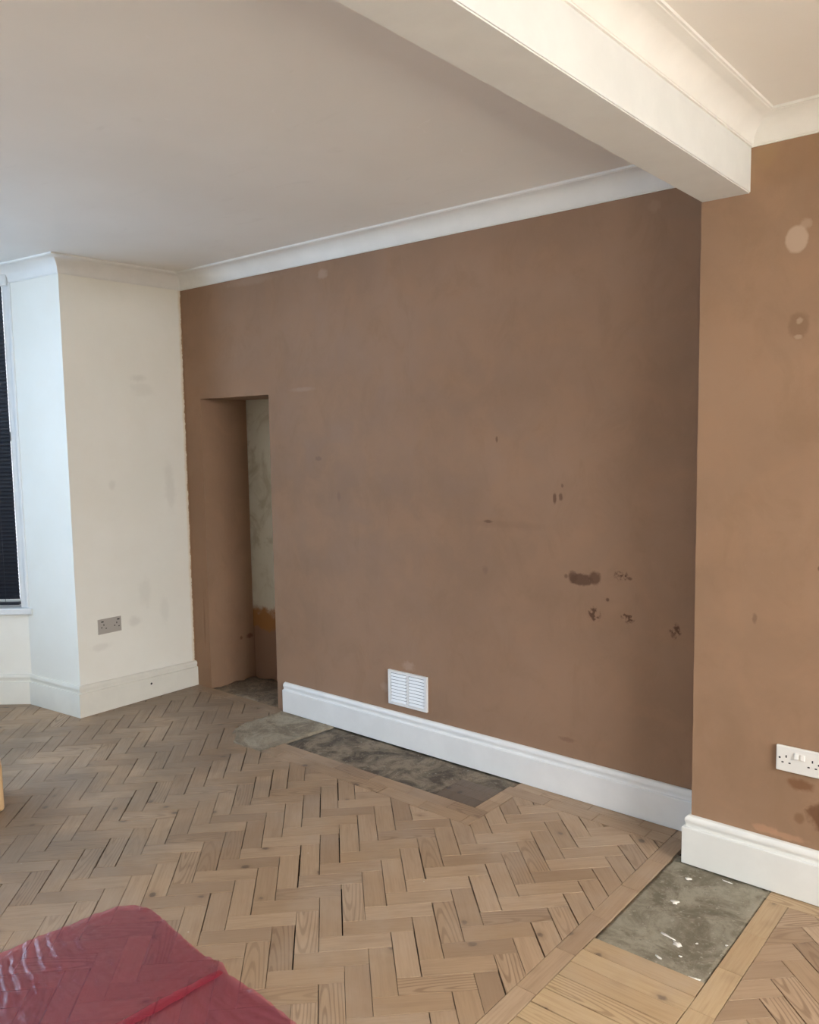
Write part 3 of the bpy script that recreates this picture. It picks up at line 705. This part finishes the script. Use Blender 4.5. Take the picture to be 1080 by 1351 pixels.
for q in (gl, df): m.t.links.new(bp.outputs[0], q.inputs['Normal'])
a = m.n('ShaderNodeMixShader'); m.put(a.inputs[0], m.ramp(lay, 0.0, 1.0, 0.19, 0.34)); m.t.links.new(tr.outputs[0], a.inputs[1]); m.t.links.new(df.outputs[0], a.inputs[2])
fr = m.n('ShaderNodeFresnel'); fr.inputs[0].default_value = 1.42; m.t.links.new(bp.outputs[0], fr.inputs['Normal'])
b = m.n('ShaderNodeMixShader'); m.put(b.inputs[0], m.math('MULTIPLY', fr.outputs[0], 1.0, clamp=True)); m.t.links.new(a.outputs[0], b.inputs[1]); m.t.links.new(gl.outputs[0], b.inputs[2]); m.t.links.new(b.outputs[0], m.out.inputs[0])
M['film'] = m.m

from mathutils import noise as mn
def lerp_curve(pts, t):
    s = t * (len(pts) - 1); i = min(int(s), len(pts) - 2); return Vector(pts[i]).lerp(Vector(pts[i + 1]), s - i)
right_edge = [(1.832, -1.618), (1.880, -1.577), (1.930, -1.563), (2.030, -1.574), (2.150, -1.590), (2.265, -1.602), (2.330, -1.590), (2.385, -1.612), (2.520, -1.612), (2.670, -1.624), (2.80, -1.66), (2.95, -1.70)]
left_edge = [(1.832, -1.618), (1.815, -1.69), (1.806, -1.76), (1.790, -1.86), (1.786, -1.975), (1.775, -2.15), (1.80, -2.32), (1.84, -2.50)]
NU, NV = 200, 150
bm = bmesh.new(); lyr = bm.verts.layers.float.new('layer'); grid = []
T0 = Vector(right_edge[0])
for i in range(NU + 1):
    r_ = []
    for j in range(NV + 1):
        s, tt = i / NU, j / NV
        p = lerp_curve(right_edge, s) + lerp_curve(left_edge, tt) - T0
        e = min(s, tt, 1 - s, 1 - tt)
        q = Vector((p.x * 9, p.y * 30, 0)); q2 = Vector((p.x * 26, p.y * 11, 4))
        h = 0.0035 * abs(mn.noise(q)) + 0.002 * abs(mn.noise(q2)) + 0.001 * max(0, mn.noise(Vector((p.x * 60, p.y * 60, 2))))
        h += 0.010 * math.exp(-(s / 0.05) ** 2) * abs(mn.noise(Vector((p.x * 40, p.y * 25, 8)))) + 0.008 * math.exp(-(tt / 0.04) ** 2) * abs(mn.noise(Vector((p.x * 30, p.y * 30, 9))))
        dk = p - Vector((2.345, -1.612)); h += 0.006 * math.exp(-(dk.length / 0.04) ** 2) * (0.5 + abs(mn.noise(Vector((p.x * 70, p.y * 70, 3)))))
        h += 0.0019 * (1 + math.sin(p.y * 170 + p.x * 55 + 4 * mn.noise(Vector((p.x * 7, p.y * 9, 5))))) * math.exp(-((p.x - 1.86) / 0.16) ** 2) * min(1, max(0, (-1.72 - p.y) / 0.15))
        v = bm.verts.new((p.x, p.y, 0.0018 + h)); v[lyr] = 0.0; r_.append(v)
    grid.append(r_)
for i in range(NU):
    for j in range(NV): bm.faces.new((grid[i][j], grid[i + 1][j], grid[i + 1][j + 1], grid[i][j + 1]))
sheet = obj('plastic_sheet', bm, M['film'], None, True, True); tag(sheet, 'crumpled translucent red polythene sheet lying on the parquet', 'plastic sheet')
# doubled-over strip of the same film running from the puckered edge towards the viewer
bm = bmesh.new(); lyr = bm.verts.layers.float.new('layer'); prev = None
A, B = Vector((2.362, -1.620)), Vector((2.318, -2.15))
for k in range(61):
    u = k / 60; c = A.lerp(B, u); w = 0.010 + 0.008 * min(1, u * 4) + 0.004 * mn.noise(Vector((u * 9, 0, 0))); ring = []
    for j in range(7):
        x = -1 + j / 3
        v = bm.verts.new((c.x + w * x, c.y, 0.0085 + 0.0012 * (1 - x * x) + 0.0008 * mn.noise(Vector((u * 20, x, 1))))); v[lyr] = 1.0; ring.append(v)
    if prev:
        for j in range(6): bm.faces.new((prev[j], prev[j + 1], ring[j + 1], ring[j]))
    prev = ring
tag(obj('doubled_fold', bm, M['film'], sheet, True, True), 'darker red doubled fold')
